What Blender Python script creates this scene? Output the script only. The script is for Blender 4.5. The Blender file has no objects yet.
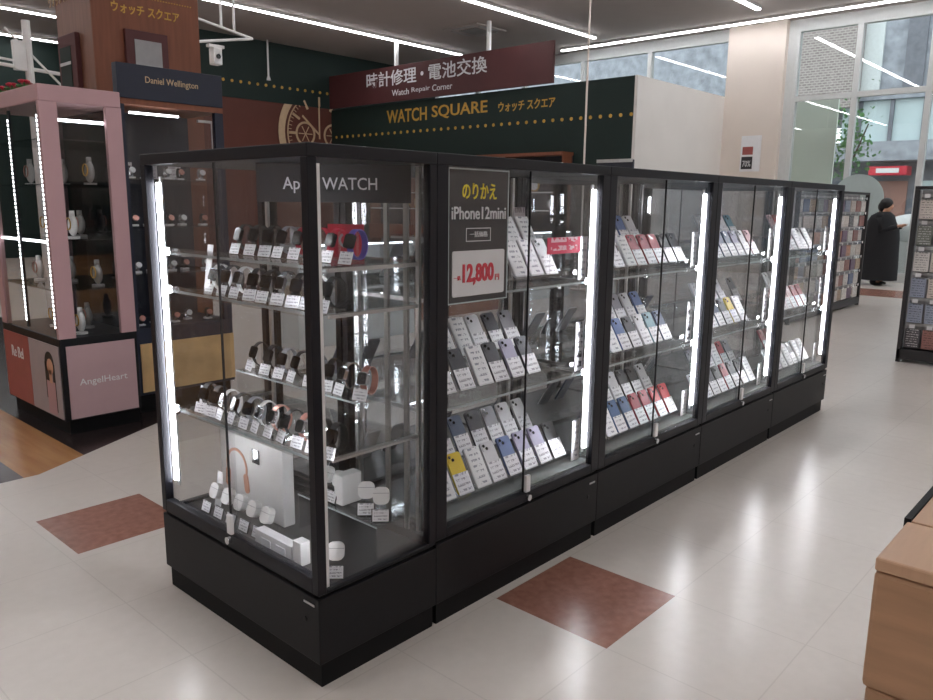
import bpy, bmesh, math, random
from mathutils import Vector, Matrix
random.seed(7)
sc = bpy.context.scene
C = sc.collection
PI = math.pi
# ------------------------------------------------------------------ materials
def _nt(name):
    m = bpy.data.materials.new(name); m.use_nodes = True
    nt = m.node_tree; nt.nodes.clear()
    return m, nt, nt.nodes.new('ShaderNodeOutputMaterial')
def N(nt, t, **kw):
    n = nt.nodes.new(t)
    for k, v in kw.items():
        if k.startswith('i_'): n.inputs[k[2:].replace('_', ' ')].default_value = v
        else: setattr(n, k, v)
    return n
def col4(c): return (c[0], c[1], c[2], 1)
def srgb(r, g, b):
    f = lambda v: (v/255/12.92) if v/255 <= .04045 else ((v/255+.055)/1.055)**2.4
    return (f(r), f(g), f(b))
def mat(name, c, rough=.5, metal=0, var=.08, scale=12, coat=0, stretch=None, bump=0, spec=.5):
    m, nt, out = _nt(name)
    b = N(nt, 'ShaderNodeBsdfPrincipled'); nt.links.new(b.outputs[0], out.inputs[0])
    b.inputs['Roughness'].default_value = rough; b.inputs['Metallic'].default_value = metal
    b.inputs['Coat Weight'].default_value = coat; b.inputs['Specular IOR Level'].default_value = spec
    tc = N(nt, 'ShaderNodeTexCoord'); mp = N(nt, 'ShaderNodeMapping')
    if stretch: mp.inputs['Scale'].default_value = stretch
    nt.links.new(tc.outputs['Object'], mp.inputs[0])
    no = N(nt, 'ShaderNodeTexNoise'); no.inputs['Scale'].default_value = scale; no.inputs['Detail'].default_value = 4
    nt.links.new(mp.outputs[0], no.inputs['Vector'])
    cr = N(nt, 'ShaderNodeValToRGB')
    cr.color_ramp.elements[0].position = .3; cr.color_ramp.elements[1].position = .7
    cr.color_ramp.elements[0].color = col4([max(0, v*(1-var)) for v in c])
    cr.color_ramp.elements[1].color = col4([min(1, v*(1+var)) for v in c])
    nt.links.new(no.outputs[0], cr.inputs[0]); nt.links.new(cr.outputs[0], b.inputs['Base Color'])
    if bump:
        bp = N(nt, 'ShaderNodeBump'); bp.inputs['Strength'].default_value = bump; bp.inputs['Distance'].default_value = .01
        nt.links.new(no.outputs[0], bp.inputs['Height']); nt.links.new(bp.outputs[0], b.inputs['Normal'])
    return m
def emis(name, c, s):
    m, nt, out = _nt(name); e = N(nt, 'ShaderNodeEmission')
    e.inputs[0].default_value = col4(c); e.inputs[1].default_value = s
    nt.links.new(e.outputs[0], out.inputs[0]); return m
def glass(name, tint=(.95, .97, .965), base=.035, rough=0.0, refl=1.0):
    m, nt, out = _nt(name)
    tr = N(nt, 'ShaderNodeBsdfTransparent'); tr.inputs[0].default_value = col4(tint)
    gl = N(nt, 'ShaderNodeBsdfGlossy'); gl.inputs['Roughness'].default_value = rough
    lw = N(nt, 'ShaderNodeLayerWeight'); lw.inputs['Blend'].default_value = .5
    pw = N(nt, 'ShaderNodeMath', operation='POWER'); pw.inputs[1].default_value = 5
    ma = N(nt, 'ShaderNodeMath', operation='MULTIPLY_ADD'); ma.inputs[1].default_value = (1-base)*refl; ma.inputs[2].default_value = base
    nt.links.new(lw.outputs['Facing'], pw.inputs[0]); nt.links.new(pw.outputs[0], ma.inputs[0])
    mx = N(nt, 'ShaderNodeMixShader')
    nt.links.new(ma.outputs[0], mx.inputs[0]); nt.links.new(tr.outputs[0], mx.inputs[1]); nt.links.new(gl.outputs[0], mx.inputs[2])
    nt.links.new(mx.outputs[0], out.inputs[0]); return m
def printed(name, bg, ink, rows=5, thr=.5, sx=30, rough=.4, lo=.1, hi=.9):
    """paper with a few rows of small dark print (illegible in the photo)"""
    m, nt, out = _nt(name)
    b = N(nt, 'ShaderNodeBsdfPrincipled'); b.inputs['Roughness'].default_value = rough; nt.links.new(b.outputs[0], out.inputs[0])
    tc = N(nt, 'ShaderNodeTexCoord'); sp = N(nt, 'ShaderNodeSeparateXYZ'); nt.links.new(tc.outputs['Generated'], sp.inputs[0])
    mul = N(nt, 'ShaderNodeMath', operation='MULTIPLY'); mul.inputs[1].default_value = rows; nt.links.new(sp.outputs[2], mul.inputs[0])
    fr = N(nt, 'ShaderNodeMath', operation='FRACT'); nt.links.new(mul.outputs[0], fr.inputs[0])
    g1 = N(nt, 'ShaderNodeMath', operation='GREATER_THAN'); g1.inputs[1].default_value = thr; nt.links.new(fr.outputs[0], g1.inputs[0])
    mp = N(nt, 'ShaderNodeMapping'); mp.inputs['Scale'].default_value = (sx, 1, rows*1.7); nt.links.new(tc.outputs['Generated'], mp.inputs[0])
    no = N(nt, 'ShaderNodeTexNoise'); no.inputs['Scale'].default_value = 1; nt.links.new(mp.outputs[0], no.inputs['Vector'])
    g2 = N(nt, 'ShaderNodeMath', operation='GREATER_THAN'); g2.inputs[1].default_value = .48; nt.links.new(no.outputs[0], g2.inputs[0])
    gx = N(nt, 'ShaderNodeMath', operation='GREATER_THAN'); gx.inputs[1].default_value = lo; nt.links.new(sp.outputs[0], gx.inputs[0])
    gy = N(nt, 'ShaderNodeMath', operation='LESS_THAN'); gy.inputs[1].default_value = hi; nt.links.new(sp.outputs[0], gy.inputs[0])
    a = g1
    for o in (g2, gx, gy):
        p = N(nt, 'ShaderNodeMath', operation='MULTIPLY'); nt.links.new(a.outputs[0], p.inputs[0]); nt.links.new(o.outputs[0], p.inputs[1]); a = p
    mx = N(nt, 'ShaderNodeMix', data_type='RGBA'); nt.links.new(a.outputs[0], mx.inputs[0])
    mx.inputs[6].default_value = col4(bg); mx.inputs[7].default_value = col4(ink)
    nt.links.new(mx.outputs[2], b.inputs['Base Color']); return m

M = {}
M['black'] = mat('black_laminate', srgb(22, 22, 25), .5, var=.06, scale=40, spec=.25)
M['frame'] = mat('black_frame', srgb(24, 24, 30), .45, var=.05, scale=30, spec=.25)
M['kick'] = mat('dark_kick', srgb(14, 14, 16), .6, spec=.2)
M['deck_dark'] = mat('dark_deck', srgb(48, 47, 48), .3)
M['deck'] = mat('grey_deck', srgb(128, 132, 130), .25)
M['glass'] = glass('pane_glass', (.965, .97, .975), .022)
M['shelf'] = glass('shelf_glass', (.93, .955, .955), .09)
M['acryl'] = glass('clear_acrylic', (.95, .96, .965), .10, .05)
M['winglass'] = glass('window_glass', (.92, .945, .94), .06)
M['edge'] = mat('glass_edge', srgb(190, 202, 204), .15, var=.15)
M['alu'] = mat('aluminium', srgb(190, 190, 190), .35, metal=.7)
M['grey_metal'] = mat('grey_channel', srgb(140, 138, 136), .45, metal=.2)
M['led'] = emis('led_white', (.95, .96, 1), 76)
M['led_soft'] = emis('led_beads', (.95, .97, 1), 9)
M['ceil_led'] = emis('ceiling_led', (.98, .98, 1), 23)
M['white'] = mat('white_plastic', srgb(225, 225, 225), .35, var=.03)
M['paper'] = mat('white_paper', srgb(228, 228, 230), .6, var=.03)
M['card'] = printed('price_card', srgb(236, 236, 240), srgb(156, 156, 164), 4, .55, 9)
M['tall_card'] = printed('tall_card', srgb(235, 236, 238), srgb(150, 155, 165), 7, .6, 7, lo=.2, hi=.8)
M['note_card'] = printed('note_card', srgb(225, 226, 230), srgb(40, 42, 50), 5, .35, 6, lo=.12, hi=.88)
M['pale_card'] = printed('pale_card', srgb(214, 208, 212), srgb(150, 140, 145), 5, .6, 6)
M['red'] = mat('red_band', srgb(178, 22, 52), .45)
M['pinkred'] = printed('pink_banner', srgb(232, 58, 98), srgb(250, 200, 215), 2, .4, 9)
PH = dict(white=(215, 216, 220), black=(24, 25, 30), charcoal=(62, 64, 72), grey=(150, 151, 158), lavender=(172, 168, 194),
          yellow=(235, 205, 60), blue=(96, 118, 168), navy=(38, 48, 84), slate=(84, 98, 124), red=(150, 24, 48), scarlet=(176, 38, 44),
          teal=(120, 158, 172), pink=(214, 176, 178), steel=(58, 92, 138), green=(90, 150, 84))
for k, v in PH.items(): M['ph_'+k] = mat('phone_'+k, srgb(*v), .45, var=.04, spec=.3)
M['lens'] = mat('lens_black', srgb(12, 12, 16), .12)
M['rubber'] = mat('rubber', srgb(20, 20, 22), .6)
# room
M['ceiling'] = mat('ceiling_paint', srgb(168, 160, 156), .9, var=.02, scale=3)
M['cream'] = mat('cream_wall', srgb(224, 213, 204), .8, var=.02, scale=2)
M['whitewall'] = mat('white_panel', srgb(222, 218, 214), .7, var=.02, scale=2)
M['winframe'] = mat('window_frame', srgb(205, 208, 208), .5, var=.03)
M['green'] = mat('dark_green', srgb(15, 36, 32), .7, var=.08, scale=2)
M['redbrown'] = mat('red_brown', srgb(82, 42, 43), .65, var=.06, scale=2)
M['mural'] = mat('mural_brown', srgb(92, 48, 38), .65, var=.06, scale=2)
M['gold'] = mat('gold_letters', srgb(196, 152, 62), .5, var=.05)
M['goldpale'] = mat('gold_pale', srgb(198, 172, 140), .6, var=.05)
M['wood_red'] = mat('red_wood', srgb(122, 72, 50), .6, var=.14, scale=6, stretch=(6, 6, .5))
M['wood_grey'] = mat('grey_wood', srgb(122, 84, 66), .5, var=.14, scale=6, stretch=(6, 6, .5))
M['counter_wood'] = mat('oak_laminate', srgb(172, 134, 104), .5, var=.1, scale=5, stretch=(1, 1, 9))
M['counter_top'] = mat('oak_top', srgb(190, 154, 126), .45, var=.07, scale=5, stretch=(1, 9, 1))
M['pinkm'] = mat('pink_laminate', srgb(184, 148, 152), .5, var=.03, scale=3)
M['pinkpanel'] = mat('pink_poster', srgb(184, 154, 158), .45, var=.02)
M['salmon'] = mat('salmon_poster', srgb(158, 84, 80), .45, var=.05)
M['greyposter'] = mat('grey_poster', srgb(164, 156, 160), .45, var=.04)
M['navy'] = mat('navy_board', srgb(22, 30, 50), .5, var=.05)
M['tan'] = mat('tan_marble', srgb(206, 172, 122), .35, var=.22, scale=5, bump=.05)
M['darkint'] = mat('dark_interior', srgb(30, 33, 46), .4)
M['smoky'] = glass('smoked_back', (.30, .32, .36), .16, .05)
M['skin'] = mat('skin', srgb(206, 160, 134), .5, var=.03)
M['hair'] = mat('hair', srgb(22, 20, 20), .5)
M['coat'] = mat('black_coat', srgb(22, 23, 28), .8)
M['trouser'] = mat('dark_trousers', srgb(26, 27, 32), .8)
M['leaf'] = mat('leaf', srgb(70, 120, 62), .6, var=.3, scale=30)
M['bark'] = mat('bark', srgb(70, 56, 44), .8, var=.2)
M['facade'] = mat('facade_grey', srgb(150, 156, 164), .6, var=.3, scale=3)
M['facade_light'] = mat('facade_light', srgb(206, 214, 214), .5, var=.05)
M['facade_glass'] = mat('facade_glass', srgb(196, 214, 216), .15, var=.08, scale=.8)
M['facade_dark'] = mat('facade_dark', srgb(112, 116, 124), .5, var=.2, scale=5)
M['asphalt'] = mat('pavement', srgb(150, 150, 146), .8, var=.1)
M['sage'] = mat('sage_board', srgb(226, 234, 224), .6, var=.02, scale=2)
M['disc'] = mat('pale_disc', srgb(176, 190, 190), .5, var=.03)
M['redsign'] = mat('red_sign', srgb(196, 40, 60), .5)
M['orange'] = mat('orange_board', srgb(150, 112, 100), .5)
M['black_text'] = mat('black_ink', srgb(30, 30, 32), .6)
M['white_text'] = mat('white_ink', srgb(222, 222, 225), .6, var=.02)
M['yellow_text'] = mat('yellow_ink', srgb(236, 214, 40), .5, var=.02)
M['red_text'] = mat('red_ink', srgb(206, 36, 60), .5, var=.02)
M['signcard'] = mat('black_poster', srgb(42, 40, 44), .35, var=.04)
M['rack'] = mat('rack_dark', srgb(38, 36, 38), .5)
M['rackgrey'] = mat('rack_grey', srgb(150, 150, 152), .5)
M['hood'] = mat('header_board', srgb(20, 19, 25), .6, var=.04)
M['rose'] = mat('rose_gold', srgb(196, 140, 128), .3, metal=.6)
M['silver'] = mat('silver', srgb(200, 202, 206), .22, metal=.9)
M['orange_hp'] = mat('copper_band', srgb(206, 150, 126), .4)
M['glassblack'] = mat('screen_black', srgb(10, 11, 14), .08)
M['purple'] = mat('violet_band', srgb(96, 84, 178), .5)

# brick/lattice for opposite facade
def lattice():
    m, nt, out = _nt('lattice_facade'); b = N(nt, 'ShaderNodeBsdfPrincipled'); nt.links.new(b.outputs[0], out.inputs[0])
    tc = N(nt, 'ShaderNodeTexCoord'); mp = N(nt, 'ShaderNodeMapping'); mp.inputs['Rotation'].default_value = (0, PI/2, PI/2)
    nt.links.new(tc.outputs['Object'], mp.inputs[0])
    br = N(nt, 'ShaderNodeTexBrick'); br.inputs['Scale'].default_value = 3.4; br.inputs['Mortar Size'].default_value = .05
    br.inputs['Color1'].default_value = col4(srgb(124, 114, 112)); br.inputs['Color2'].default_value = col4(srgb(146, 136, 134)); br.inputs['Mortar'].default_value = col4(srgb(172, 166, 160))
    nt.links.new(mp.outputs[0], br.inputs['Vector']); nt.links.new(br.outputs[0], b.inputs['Base Color']); return m
M['lattice'] = lattice()

def floor_mat():
    m, nt, out = _nt('vinyl_floor'); b = N(nt, 'ShaderNodeBsdfPrincipled'); nt.links.new(b.outputs[0], out.inputs[0])
    L = nt.links.new
    g = N(nt, 'ShaderNodeNewGeometry'); sp = N(nt, 'ShaderNodeSeparateXYZ'); L(g.outputs['Position'], sp.inputs[0])
    X, Y = sp.outputs[0], sp.outputs[1]
    def mth(op, a, c=None):
        n = N(nt, 'ShaderNodeMath', operation=op)
        for i, v in enumerate((a, c)):
            if v is None: continue
            if isinstance(v, (int, float)): n.inputs[i].default_value = v
            else: L(v, n.inputs[i])
        return n.outputs[0]
    def mix(f, a, c):
        n = N(nt, 'ShaderNodeMix', data_type='RGBA'); L(f, n.inputs[0])
        for i, v in ((6, a), (7, c)):
            if isinstance(v, tuple): n.inputs[i].default_value = col4(v)
            else: L(v, n.inputs[i])
        return n.outputs[2]
    def noise(s, lo, hi, det=5, vec=None):
        n = N(nt, 'ShaderNodeTexNoise'); n.inputs['Scale'].default_value = s; n.inputs['Detail'].default_value = det
        L(vec or g.outputs['Position'], n.inputs['Vector']); r = N(nt, 'ShaderNodeMapRange'); r.inputs[1].default_value = .2; r.inputs[2].default_value = .8
        r.inputs[3].default_value = lo; r.inputs[4].default_value = hi; L(n.outputs[0], r.inputs[0]); return r.outputs[0]
    v = noise(3, 0, 1); v2 = noise(22, 0, 1)
    base = mix(mth('MULTIPLY', mth('ADD', v, v2), .5), srgb(202, 195, 188), srgb(213, 206, 199))
    # tile joints
    T = .455
    def joint(a, off):
        f = mth('FRACT', mth('DIVIDE', mth('ADD', a, off), T)); return mth('LESS_THAN', f, .010)
    j = mth('MAXIMUM', joint(X, -.745+T*40), joint(Y, .025+T*40))
    base = mix(mth('MULTIPLY', j, .15), base, srgb(120, 112, 104))
    def box(x0, x1, y0, y1):
        return mth('MULTIPLY', mth('MULTIPLY', mth('GREATER_THAN', X, x0), mth('LESS_THAN', X, x1)), mth('MULTIPLY', mth('GREATER_THAN', Y, y0), mth('LESS_THAN', Y, y1)))
    terra = mix(noise(30, 0, 1), srgb(132, 88, 76), srgb(160, 116, 100))
    tm = None
    for r in ((.745, 1.2, -.48, -.025), (-.125, .33, 1.395, 1.85), (12.2, 13.4, .8, 2.4), (4.4, 4.85, 3.2, 3.66), (.745, 1.2, -4.1, -3.65), (4.4, 4.85, -2.3, -1.85), (8.04, 8.5, -.48, -.025)):
        bm_ = box(*r); tm = bm_ if tm is None else mth('MAXIMUM', tm, bm_)
    base = mix(tm, base, terra)
    # shop floor of wood at the far left
    line = mth('MAXIMUM', mth('MULTIPLY', mth('SUBTRACT', X, .1), .55), 0)
    inside = mth('GREATER_THAN', mth('SUBTRACT', Y, line), 2.465)
    inside = mth('MULTIPLY', inside, mth('LESS_THAN', X, 1.75))
    mp = N(nt, 'ShaderNodeMapping'); mp.inputs['Scale'].default_value = (8, .8, 1); L(g.outputs['Position'], mp.inputs[0])
    wood = mix(noise(2.5, 0, 1, 6, mp.outputs[0]), srgb(150, 106, 66), srgb(182, 134, 88))
    dark = mth('GREATER_THAN', X, .38)
    shop = mix(dark, wood, srgb(44, 36, 36))
    sq = mth('MULTIPLY', mth('LESS_THAN', X, .03), mth('LESS_THAN', Y, 2.85))
    shop = mix(sq, shop, srgb(84, 78, 80))
    base = mix(inside, base, shop)
    L(base, b.inputs['Base Color'])
    b.inputs['Roughness'].default_value = .26; b.inputs['Specular IOR Level'].default_value = .42
    return m
M['floor'] = floor_mat()

# ------------------------------------------------------------------ mesh helpers
class MB:
    def __init__(s): s.bm = bmesh.new()
    def box(s, x0, x1, y0, y1, z0, z1, bev=0, seg=2):
        r = bmesh.ops.create_cube(s.bm, size=1, matrix=Matrix.Translation(((x0+x1)/2, (y0+y1)/2, (z0+z1)/2)) @ Matrix.Diagonal((x1-x0, y1-y0, z1-z0, 1)))
        if bev:
            vs = r['verts']; es = list({e for v in vs for e in v.link_edges})
            bmesh.ops.bevel(s.bm, geom=es, offset=bev, segments=seg, affect='EDGES', profile=.5)
        return s
    def cyl(s, p0, p1, r, r2=None, n=12):
        p0, p1 = Vector(p0), Vector(p1); d = p1-p0
        mt = Matrix.Translation((p0+p1)/2) @ d.to_track_quat('Z', 'Y').to_matrix().to_4x4()
        bmesh.ops.create_cone(s.bm, cap_ends=True, segments=n, radius1=r, radius2=r if r2 is None else r2, depth=d.length, matrix=mt); return s
    def sph(s, c, r, sx=1, sy=1, sz=1, n=12):
        bmesh.ops.create_uvsphere(s.bm, u_segments=n, v_segments=max(6, n*2//3), radius=r, matrix=Matrix.Translation(c) @ Matrix.Diagonal((sx, sy, sz, 1))); return s
    def rbox(s, cx, cz, w, h, y0, y1, r=.01, n=5):
        """rounded rectangle in XZ extruded along Y"""
        pts = []
        for (ox, oz, a0) in ((w/2-r, h/2-r, 0), (-w/2+r, h/2-r, 90), (-w/2+r, -h/2+r, 180), (w/2-r, -h/2+r, 270)):
            for i in range(n+1):
                a = math.radians(a0+90*i/n); pts.append((cx+ox+r*math.cos(a), cz+oz+r*math.sin(a)))
        f = [s.bm.verts.new((x, y0, z)) for x, z in pts]; b = [s.bm.verts.new((x, y1, z)) for x, z in pts]
        k = len(pts)
        s.bm.faces.new(f); s.bm.faces.new(b[::-1])
        for i in range(k): s.bm.faces.new((f[i], b[i], b[(i+1) % k], f[(i+1) % k]))
        return s
    def loop(s, c, rx, rz, wid, th, n=20, a0=0, a1=360):
        """a band: elliptical loop in the YZ plane, width along X (a watch strap standing up)"""
        ring = []
        full = abs(a1-a0) >= 360
        for i in range(n if full else n+1):
            a = math.radians(a0+(a1-a0)*i/n); ca, sa = math.cos(a), math.sin(a)
            q = [(c[0]-wid/2, 1), (c[0]+wid/2, 1), (c[0]+wid/2, 0), (c[0]-wid/2, 0)]
            ring.append([s.bm.verts.new((x, c[1]+(rx+th*o)*ca, c[2]+(rz+th*o)*sa)) for x, o in q])
        m_ = len(ring)
        for i in range(m_ if full else m_-1):
            A, B = ring[i], ring[(i+1) % m_]
            for k in range(4): s.bm.faces.new((A[k], A[(k+1) % 4], B[(k+1) % 4], B[k]))
        return s
    def ring(s, c, r0, r1, y0, y1, n=48, a0=0, a1=360):
        """flat annulus in XZ plane extruded in Y"""
        full = abs(a1-a0) >= 360; R = []
        for i in range(n if full else n+1):
            a = math.radians(a0+(a1-a0)*i/n); ca, sa = math.cos(a), math.sin(a)
            R.append([s.bm.verts.new((c[0]+r*ca, y, c[1]+r*sa)) for r, y in ((r0, y0), (r1, y0), (r1, y1), (r0, y1))])
        m_ = len(R)
        for i in range(m_ if full else m_-1):
            A, B = R[i], R[(i+1) % m_]
            for k in range(4): s.bm.faces.new((A[k], A[(k+1) % 4], B[(k+1) % 4], B[k]))
        return s
    def xf(s, mt): bmesh.ops.transform(s.bm, matrix=mt, verts=s.bm.verts[:]); return s
    def mesh(s, name, smooth=False):
        bmesh.ops.recalc_face_normals(s.bm, faces=s.bm.faces[:])
        me = bpy.data.meshes.new(name); s.bm.to_mesh(me); s.bm.free()
        if smooth:
            for p in me.polygons: p.use_smooth = True
        return me
    def build(s, name, m, parent=None, loc=None, rot=None, smooth=False):
        me = s.mesh(name, smooth); me.materials.append(m)
        return link(name, me, parent, loc, rot)
def link(name, me, parent=None, loc=None, rot=None):
    o = bpy.data.objects.new(name, me); C.objects.link(o)
    if parent: o.parent = parent
    if loc: o.location = loc
    if rot: o.rotation_euler = rot
    return o
def tag(o, label=None, cat=None, group=None, kind=None):
    if label: o['label'] = label
    if cat: o['category'] = cat
    if group: o['group'] = group
    if kind: o['kind'] = kind
    return o
def thing(name, label, cat, loc=(0, 0, 0), rz=0, group=None):
    o = bpy.data.objects.new(name, None); C.objects.link(o); o.location = loc; o.rotation_euler = (0, 0, rz); o.empty_display_size = .1
    return tag(o, label, cat, group)
def struct(o): o['kind'] = 'structure'; return o
def kids(o): return [c for c in C.objects if c.parent == o]
def dup(root, loc, rz, label=None, group=None, cat=None, tree=None):
    r = root.copy(); C.objects.link(r); r.location = loc; r.rotation_euler = (root.rotation_euler[0], root.rotation_euler[1], rz)
    if label: r['label'] = label
    if group: r['group'] = group
    if cat: r['category'] = cat
    for ch, gs in (tree if tree is not None else treeof(root)):
        c = ch.copy(); C.objects.link(c); c.parent = r
        for g in gs:
            d = g.copy(); C.objects.link(d); d.parent = c
    return r
def treeof(root): return [(c, list(c.children)) for c in root.children]
FAC = {'-X': Matrix(((0, 0, -1), (-1, 0, 0), (0, 1, 0))), '-Y': Matrix(((1, 0, 0), (0, 0, -1), (0, 1, 0)))}
def text(body, m, parent, origin, w, h, facing='-Y', name='lettering', ext=.0015, rot=None, bold=0):
    """lettering fitted into a w x h box whose lower left corner is origin (parent coordinates)"""
    cu = bpy.data.curves.new(name, 'FONT'); cu.body = body; cu.extrude = ext; cu.size = 1; cu.offset = bold; cu.resolution_u = 3
    o = bpy.data.objects.new(name, cu); C.objects.link(o)
    dg = bpy.context.evaluated_depsgraph_get(); me = bpy.data.meshes.new_from_object(o.evaluated_get(dg))
    bpy.data.objects.remove(o)
    xs = [v.co.x for v in me.vertices]; ys = [v.co.y for v in me.vertices]
    x0, x1, y0, y1 = min(xs), max(xs), min(ys), max(ys)
    R = rot if rot is not None else FAC[facing]
    for v in me.vertices:
        p = Vector(((v.co.x-x0)/(x1-x0)*w, (v.co.y-y0)/(y1-y0)*h, v.co.z/1.0)); v.co = R @ p
    me.materials.clear(); me.materials.append(m)
    return link(name, me, parent, origin)

# ------------------------------------------------------------------ camera
f_, yaw, pit, rol = 766.867, .7370363, -.18795424, .01108236
cp, sp_, cy, sy = math.cos(pit), math.sin(pit), math.cos(yaw), math.sin(yaw)
fw = Vector((cy*cp, sy*cp, sp_)); r0 = Vector((sy, -cy, 0)); u0 = r0.cross(fw)
rr = math.cos(rol)*r0+math.sin(rol)*u0; uu = -math.sin(rol)*r0+math.cos(rol)*u0
cam = bpy.data.cameras.new('camera'); cam.sensor_width = 36; cam.lens = f_/933*36; cam.clip_end = 200; cam.clip_start = .05
co = bpy.data.objects.new('camera', cam); C.objects.link(co)
mt = Matrix(((rr.x, uu.x, -fw.x, -1.18725), (rr.y, uu.y, -fw.y, -1.62349), (rr.z, uu.z, -fw.z, 1.37146), (0, 0, 0, 1)))
co.matrix_world = mt; sc.camera = co

# ------------------------------------------------------------------ room
XW, XE, YS, YN, ZC = -7.0, 15.0, -7.0, 14.4, 5.0
struct(MB().box(XW, XE+.1, YS, 18.8, -.1, 0).build('floor', M['floor']))
struct(MB().box(XW, XE+.4, YS, 18.8, ZC, ZC+.1).build('ceiling', M['ceiling']))
struct(MB().box(XW-.1, XW, YS, 18.8, 0, ZC).build('wall_west', M['cream']))
struct(MB().box(XW, XE, YS-.1, YS, 0, ZC).build('wall_south', M['cream']))
# far shop wall: green upper band, brown mural below
struct(MB().box(6.9, XE, YN, YN+.15, 0, 3.67).build('wall_north', M['mural']))
wg = MB().box(6.9, XE, YN-.02, YN+.15, 3.67, ZC).build('wall_north_upper', M['green']); struct(wg)
struct(MB().box(6.75, 6.9, YN, 18.7, 0, ZC).build('wall_jog', M['green']))
struct(MB().box(XW, 6.75, 18.6, 18.75, 0, ZC).build('wall_far_north', M['green']))
def dots(x0, x1, step, z, y, facing, r=.04, along='x', fixed=0):
    b = MB(); k = x0
    while k < x1:
        if along == 'x': b.cyl((k, y, z), (k, y-.012, z), r, n=8)
        else: b.cyl((fixed, k, z), (fixed-.012, k, z), r, n=8)
        k += step
    return b
t = dots(7.0, 11.2, .22, 4.03, YN-.02, '', .035).build('trim_1', M['gold']); struct(t)
# clock mural
ck = thing('clock_mural', 'large beige clock face printed on the brown shop wall', 'mural', (10.93, YN-.001, 3.02))
MB().ring((0, 0), 1.02, 1.2, -.012, 0).build('outer_ring', M['goldpale'], ck)
MB().ring((0, 0), .92, .95, -.012, 0).build('inner_ring', M['goldpale'], ck)
b = MB()
for i in range(60):
    a = i*PI/30; c_, s_ = math.cos(a), math.sin(a)
    if i % 5: b.cyl((c_*.91, -.006, s_*.91), (c_*.83, -.006, s_*.83), .008, n=5)
    else: MB().cyl((c_*.9, -.006, s_*.9), (c_*.68, -.006, s_*.68), .035, n=5).build('hour_mark', M['goldpale'], ck)
tag(b.build('minute_ticks', M['goldpale'], ck), kind='stuff')
for cx, cz in ((-.42, .0), (.42, 0.0)):
    s_ = MB().ring((cx, cz), .24, .29, -.012, 0, 32)
    for i in range(6): 
        a = i*PI/3; s_.cyl((cx, -.006, cz), (cx+.2*math.cos(a), -.006, cz+.2*math.sin(a)), .012, n=5)
    s_.build('sub_dial', M['goldpale'], ck)
MB().cyl((0, -.008, -.1), (0, -.008, .82), .02, n=6).cyl((0, -.009, 0), (-.5, -.009, .42), .025, n=6).build('clock_hand', M['goldpale'], ck)

# watch corner partition (green front, white side)
struct(MB().box(11.3, 11.42, 5.76, YN-.02, 0, 3.64).build('wall_watch_corner', M['green']))
struct(MB().box(11.3, XE-.01, 5.7, 5.76, 0, 3.64).build('wall_partition_side', M['whitewall']))
s = dots(5.8, 14.2, .215, 2.98, 0, '', .034, 'y', 11.3).build('trim_2', M['gold']); struct(s)
ss = thing('wall_lettering', 'gold shop name lettering on the dark green partition wall', 'sign', (11.3, 12.2, 3.2))
text('WATCH', M['gold'], ss, (-.004, .1, .0), 1.32, .29, '-X', 'shop_name', .004, bold=.012)
text('SQUARE', M['gold'], ss, (-.004, -1.38, .0), 1.62, .29, '-X', 'shop_name', .004, bold=.012)
text('ウォッチ スクエア', M['gold'], ss, (-.004, -3.3, .02), 1.42, .2, '-X', 'shop_name_kana', .004, bold=.015)
# red hanging sign
hs = thing('hanging_sign', 'long red-brown hanging sign with white lettering on thin pipes', 'sign', (11.25, 14.3, 3.66))
MB().box(-.06, 0, -6.82, 0, 0, .77, .004).build('board', M['redbrown'], hs)
text('時計修理', M['white_text'], hs, (-.063, -1.42, .35), 1.68, .34, '-X', 'main_lettering', .003, bold=.01)
MB().cyl((-.0605, -3.28, .52), (-.064, -3.28, .52), .045, n=16).build('middle_dot', M['white_text'], hs)
text('電池交換', M['white_text'], hs, (-.063, -3.48, .35), 1.69, .34, '-X', 'main_lettering', .003, bold=.01)
for w_, y_, l_ in (('Watch', -2.3, .56), ('Repair', -2.95, .58), ('Corner', -3.6, .6)): text(w_, M['white_text'], hs, (-.063, y_, .12), l_, .13, '-X', 'small_lettering', .003)
for y in (-2.42, -5.18):
    MB().cyl((-.03, y, .77), (-.03, y, ZC-3.66-.002), .05, n=12).build('hanging_pipe', M['white'], hs)

# column by the window + window wall
struct(MB().box(14.85, XE+.1, 4.52, 5.7, 0, ZC).build('wall_column', M['cream']))
struct(MB().box(XE, XE+.3, YS, 4.52, 4.83, ZC).build('wall_east_header', M['winframe']))
struct(MB().box(XE, XE+.3, 5.7, 18.7, 4.83, ZC).build('wall_east_header_far', M['winframe']))
struct(MB().box(XE, XE+.3, 5.7, 18.7, 0, 3.3).build('wall_east_lower', M['whitewall']))
struct(MB().box(XE+.02, XE+.3, YS, 4.52, -.1, .12).build('wall_east_sill', M['winframe']))
def window(n, y0, y1, z0, z1, ys, zs, wfr=.06):
    o = MB()
    o.box(XE, XE+.14, y0, y0+wfr, z0, z1); o.box(XE, XE+.14, y1-wfr, y1, z0, z1)
    o.box(XE, XE+.14, y0+wfr, y1-wfr, z0, z0+wfr); o.box(XE, XE+.14, y0+wfr, y1-wfr, z1-wfr, z1)
    fr = o.build('window_%d' % n, M['winframe']); struct(fr)
    for y in ys: struct(MB().box(XE, XE+.12, y-.05, y+.05, z0+wfr, z1-wfr).build('window_mullion', M['winframe'], fr))
    for z in zs: struct(MB().box(XE+.005, XE+.11, y0+wfr, y1-wfr, z-.05, z+.05).build('window_transom', M['winframe'], fr))
    struct(MB().box(XE+.05, XE+.062, y0+wfr, y1-wfr, z0+wfr, z1-wfr).build('window_pane', M['winglass'], fr))
    return fr
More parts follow.
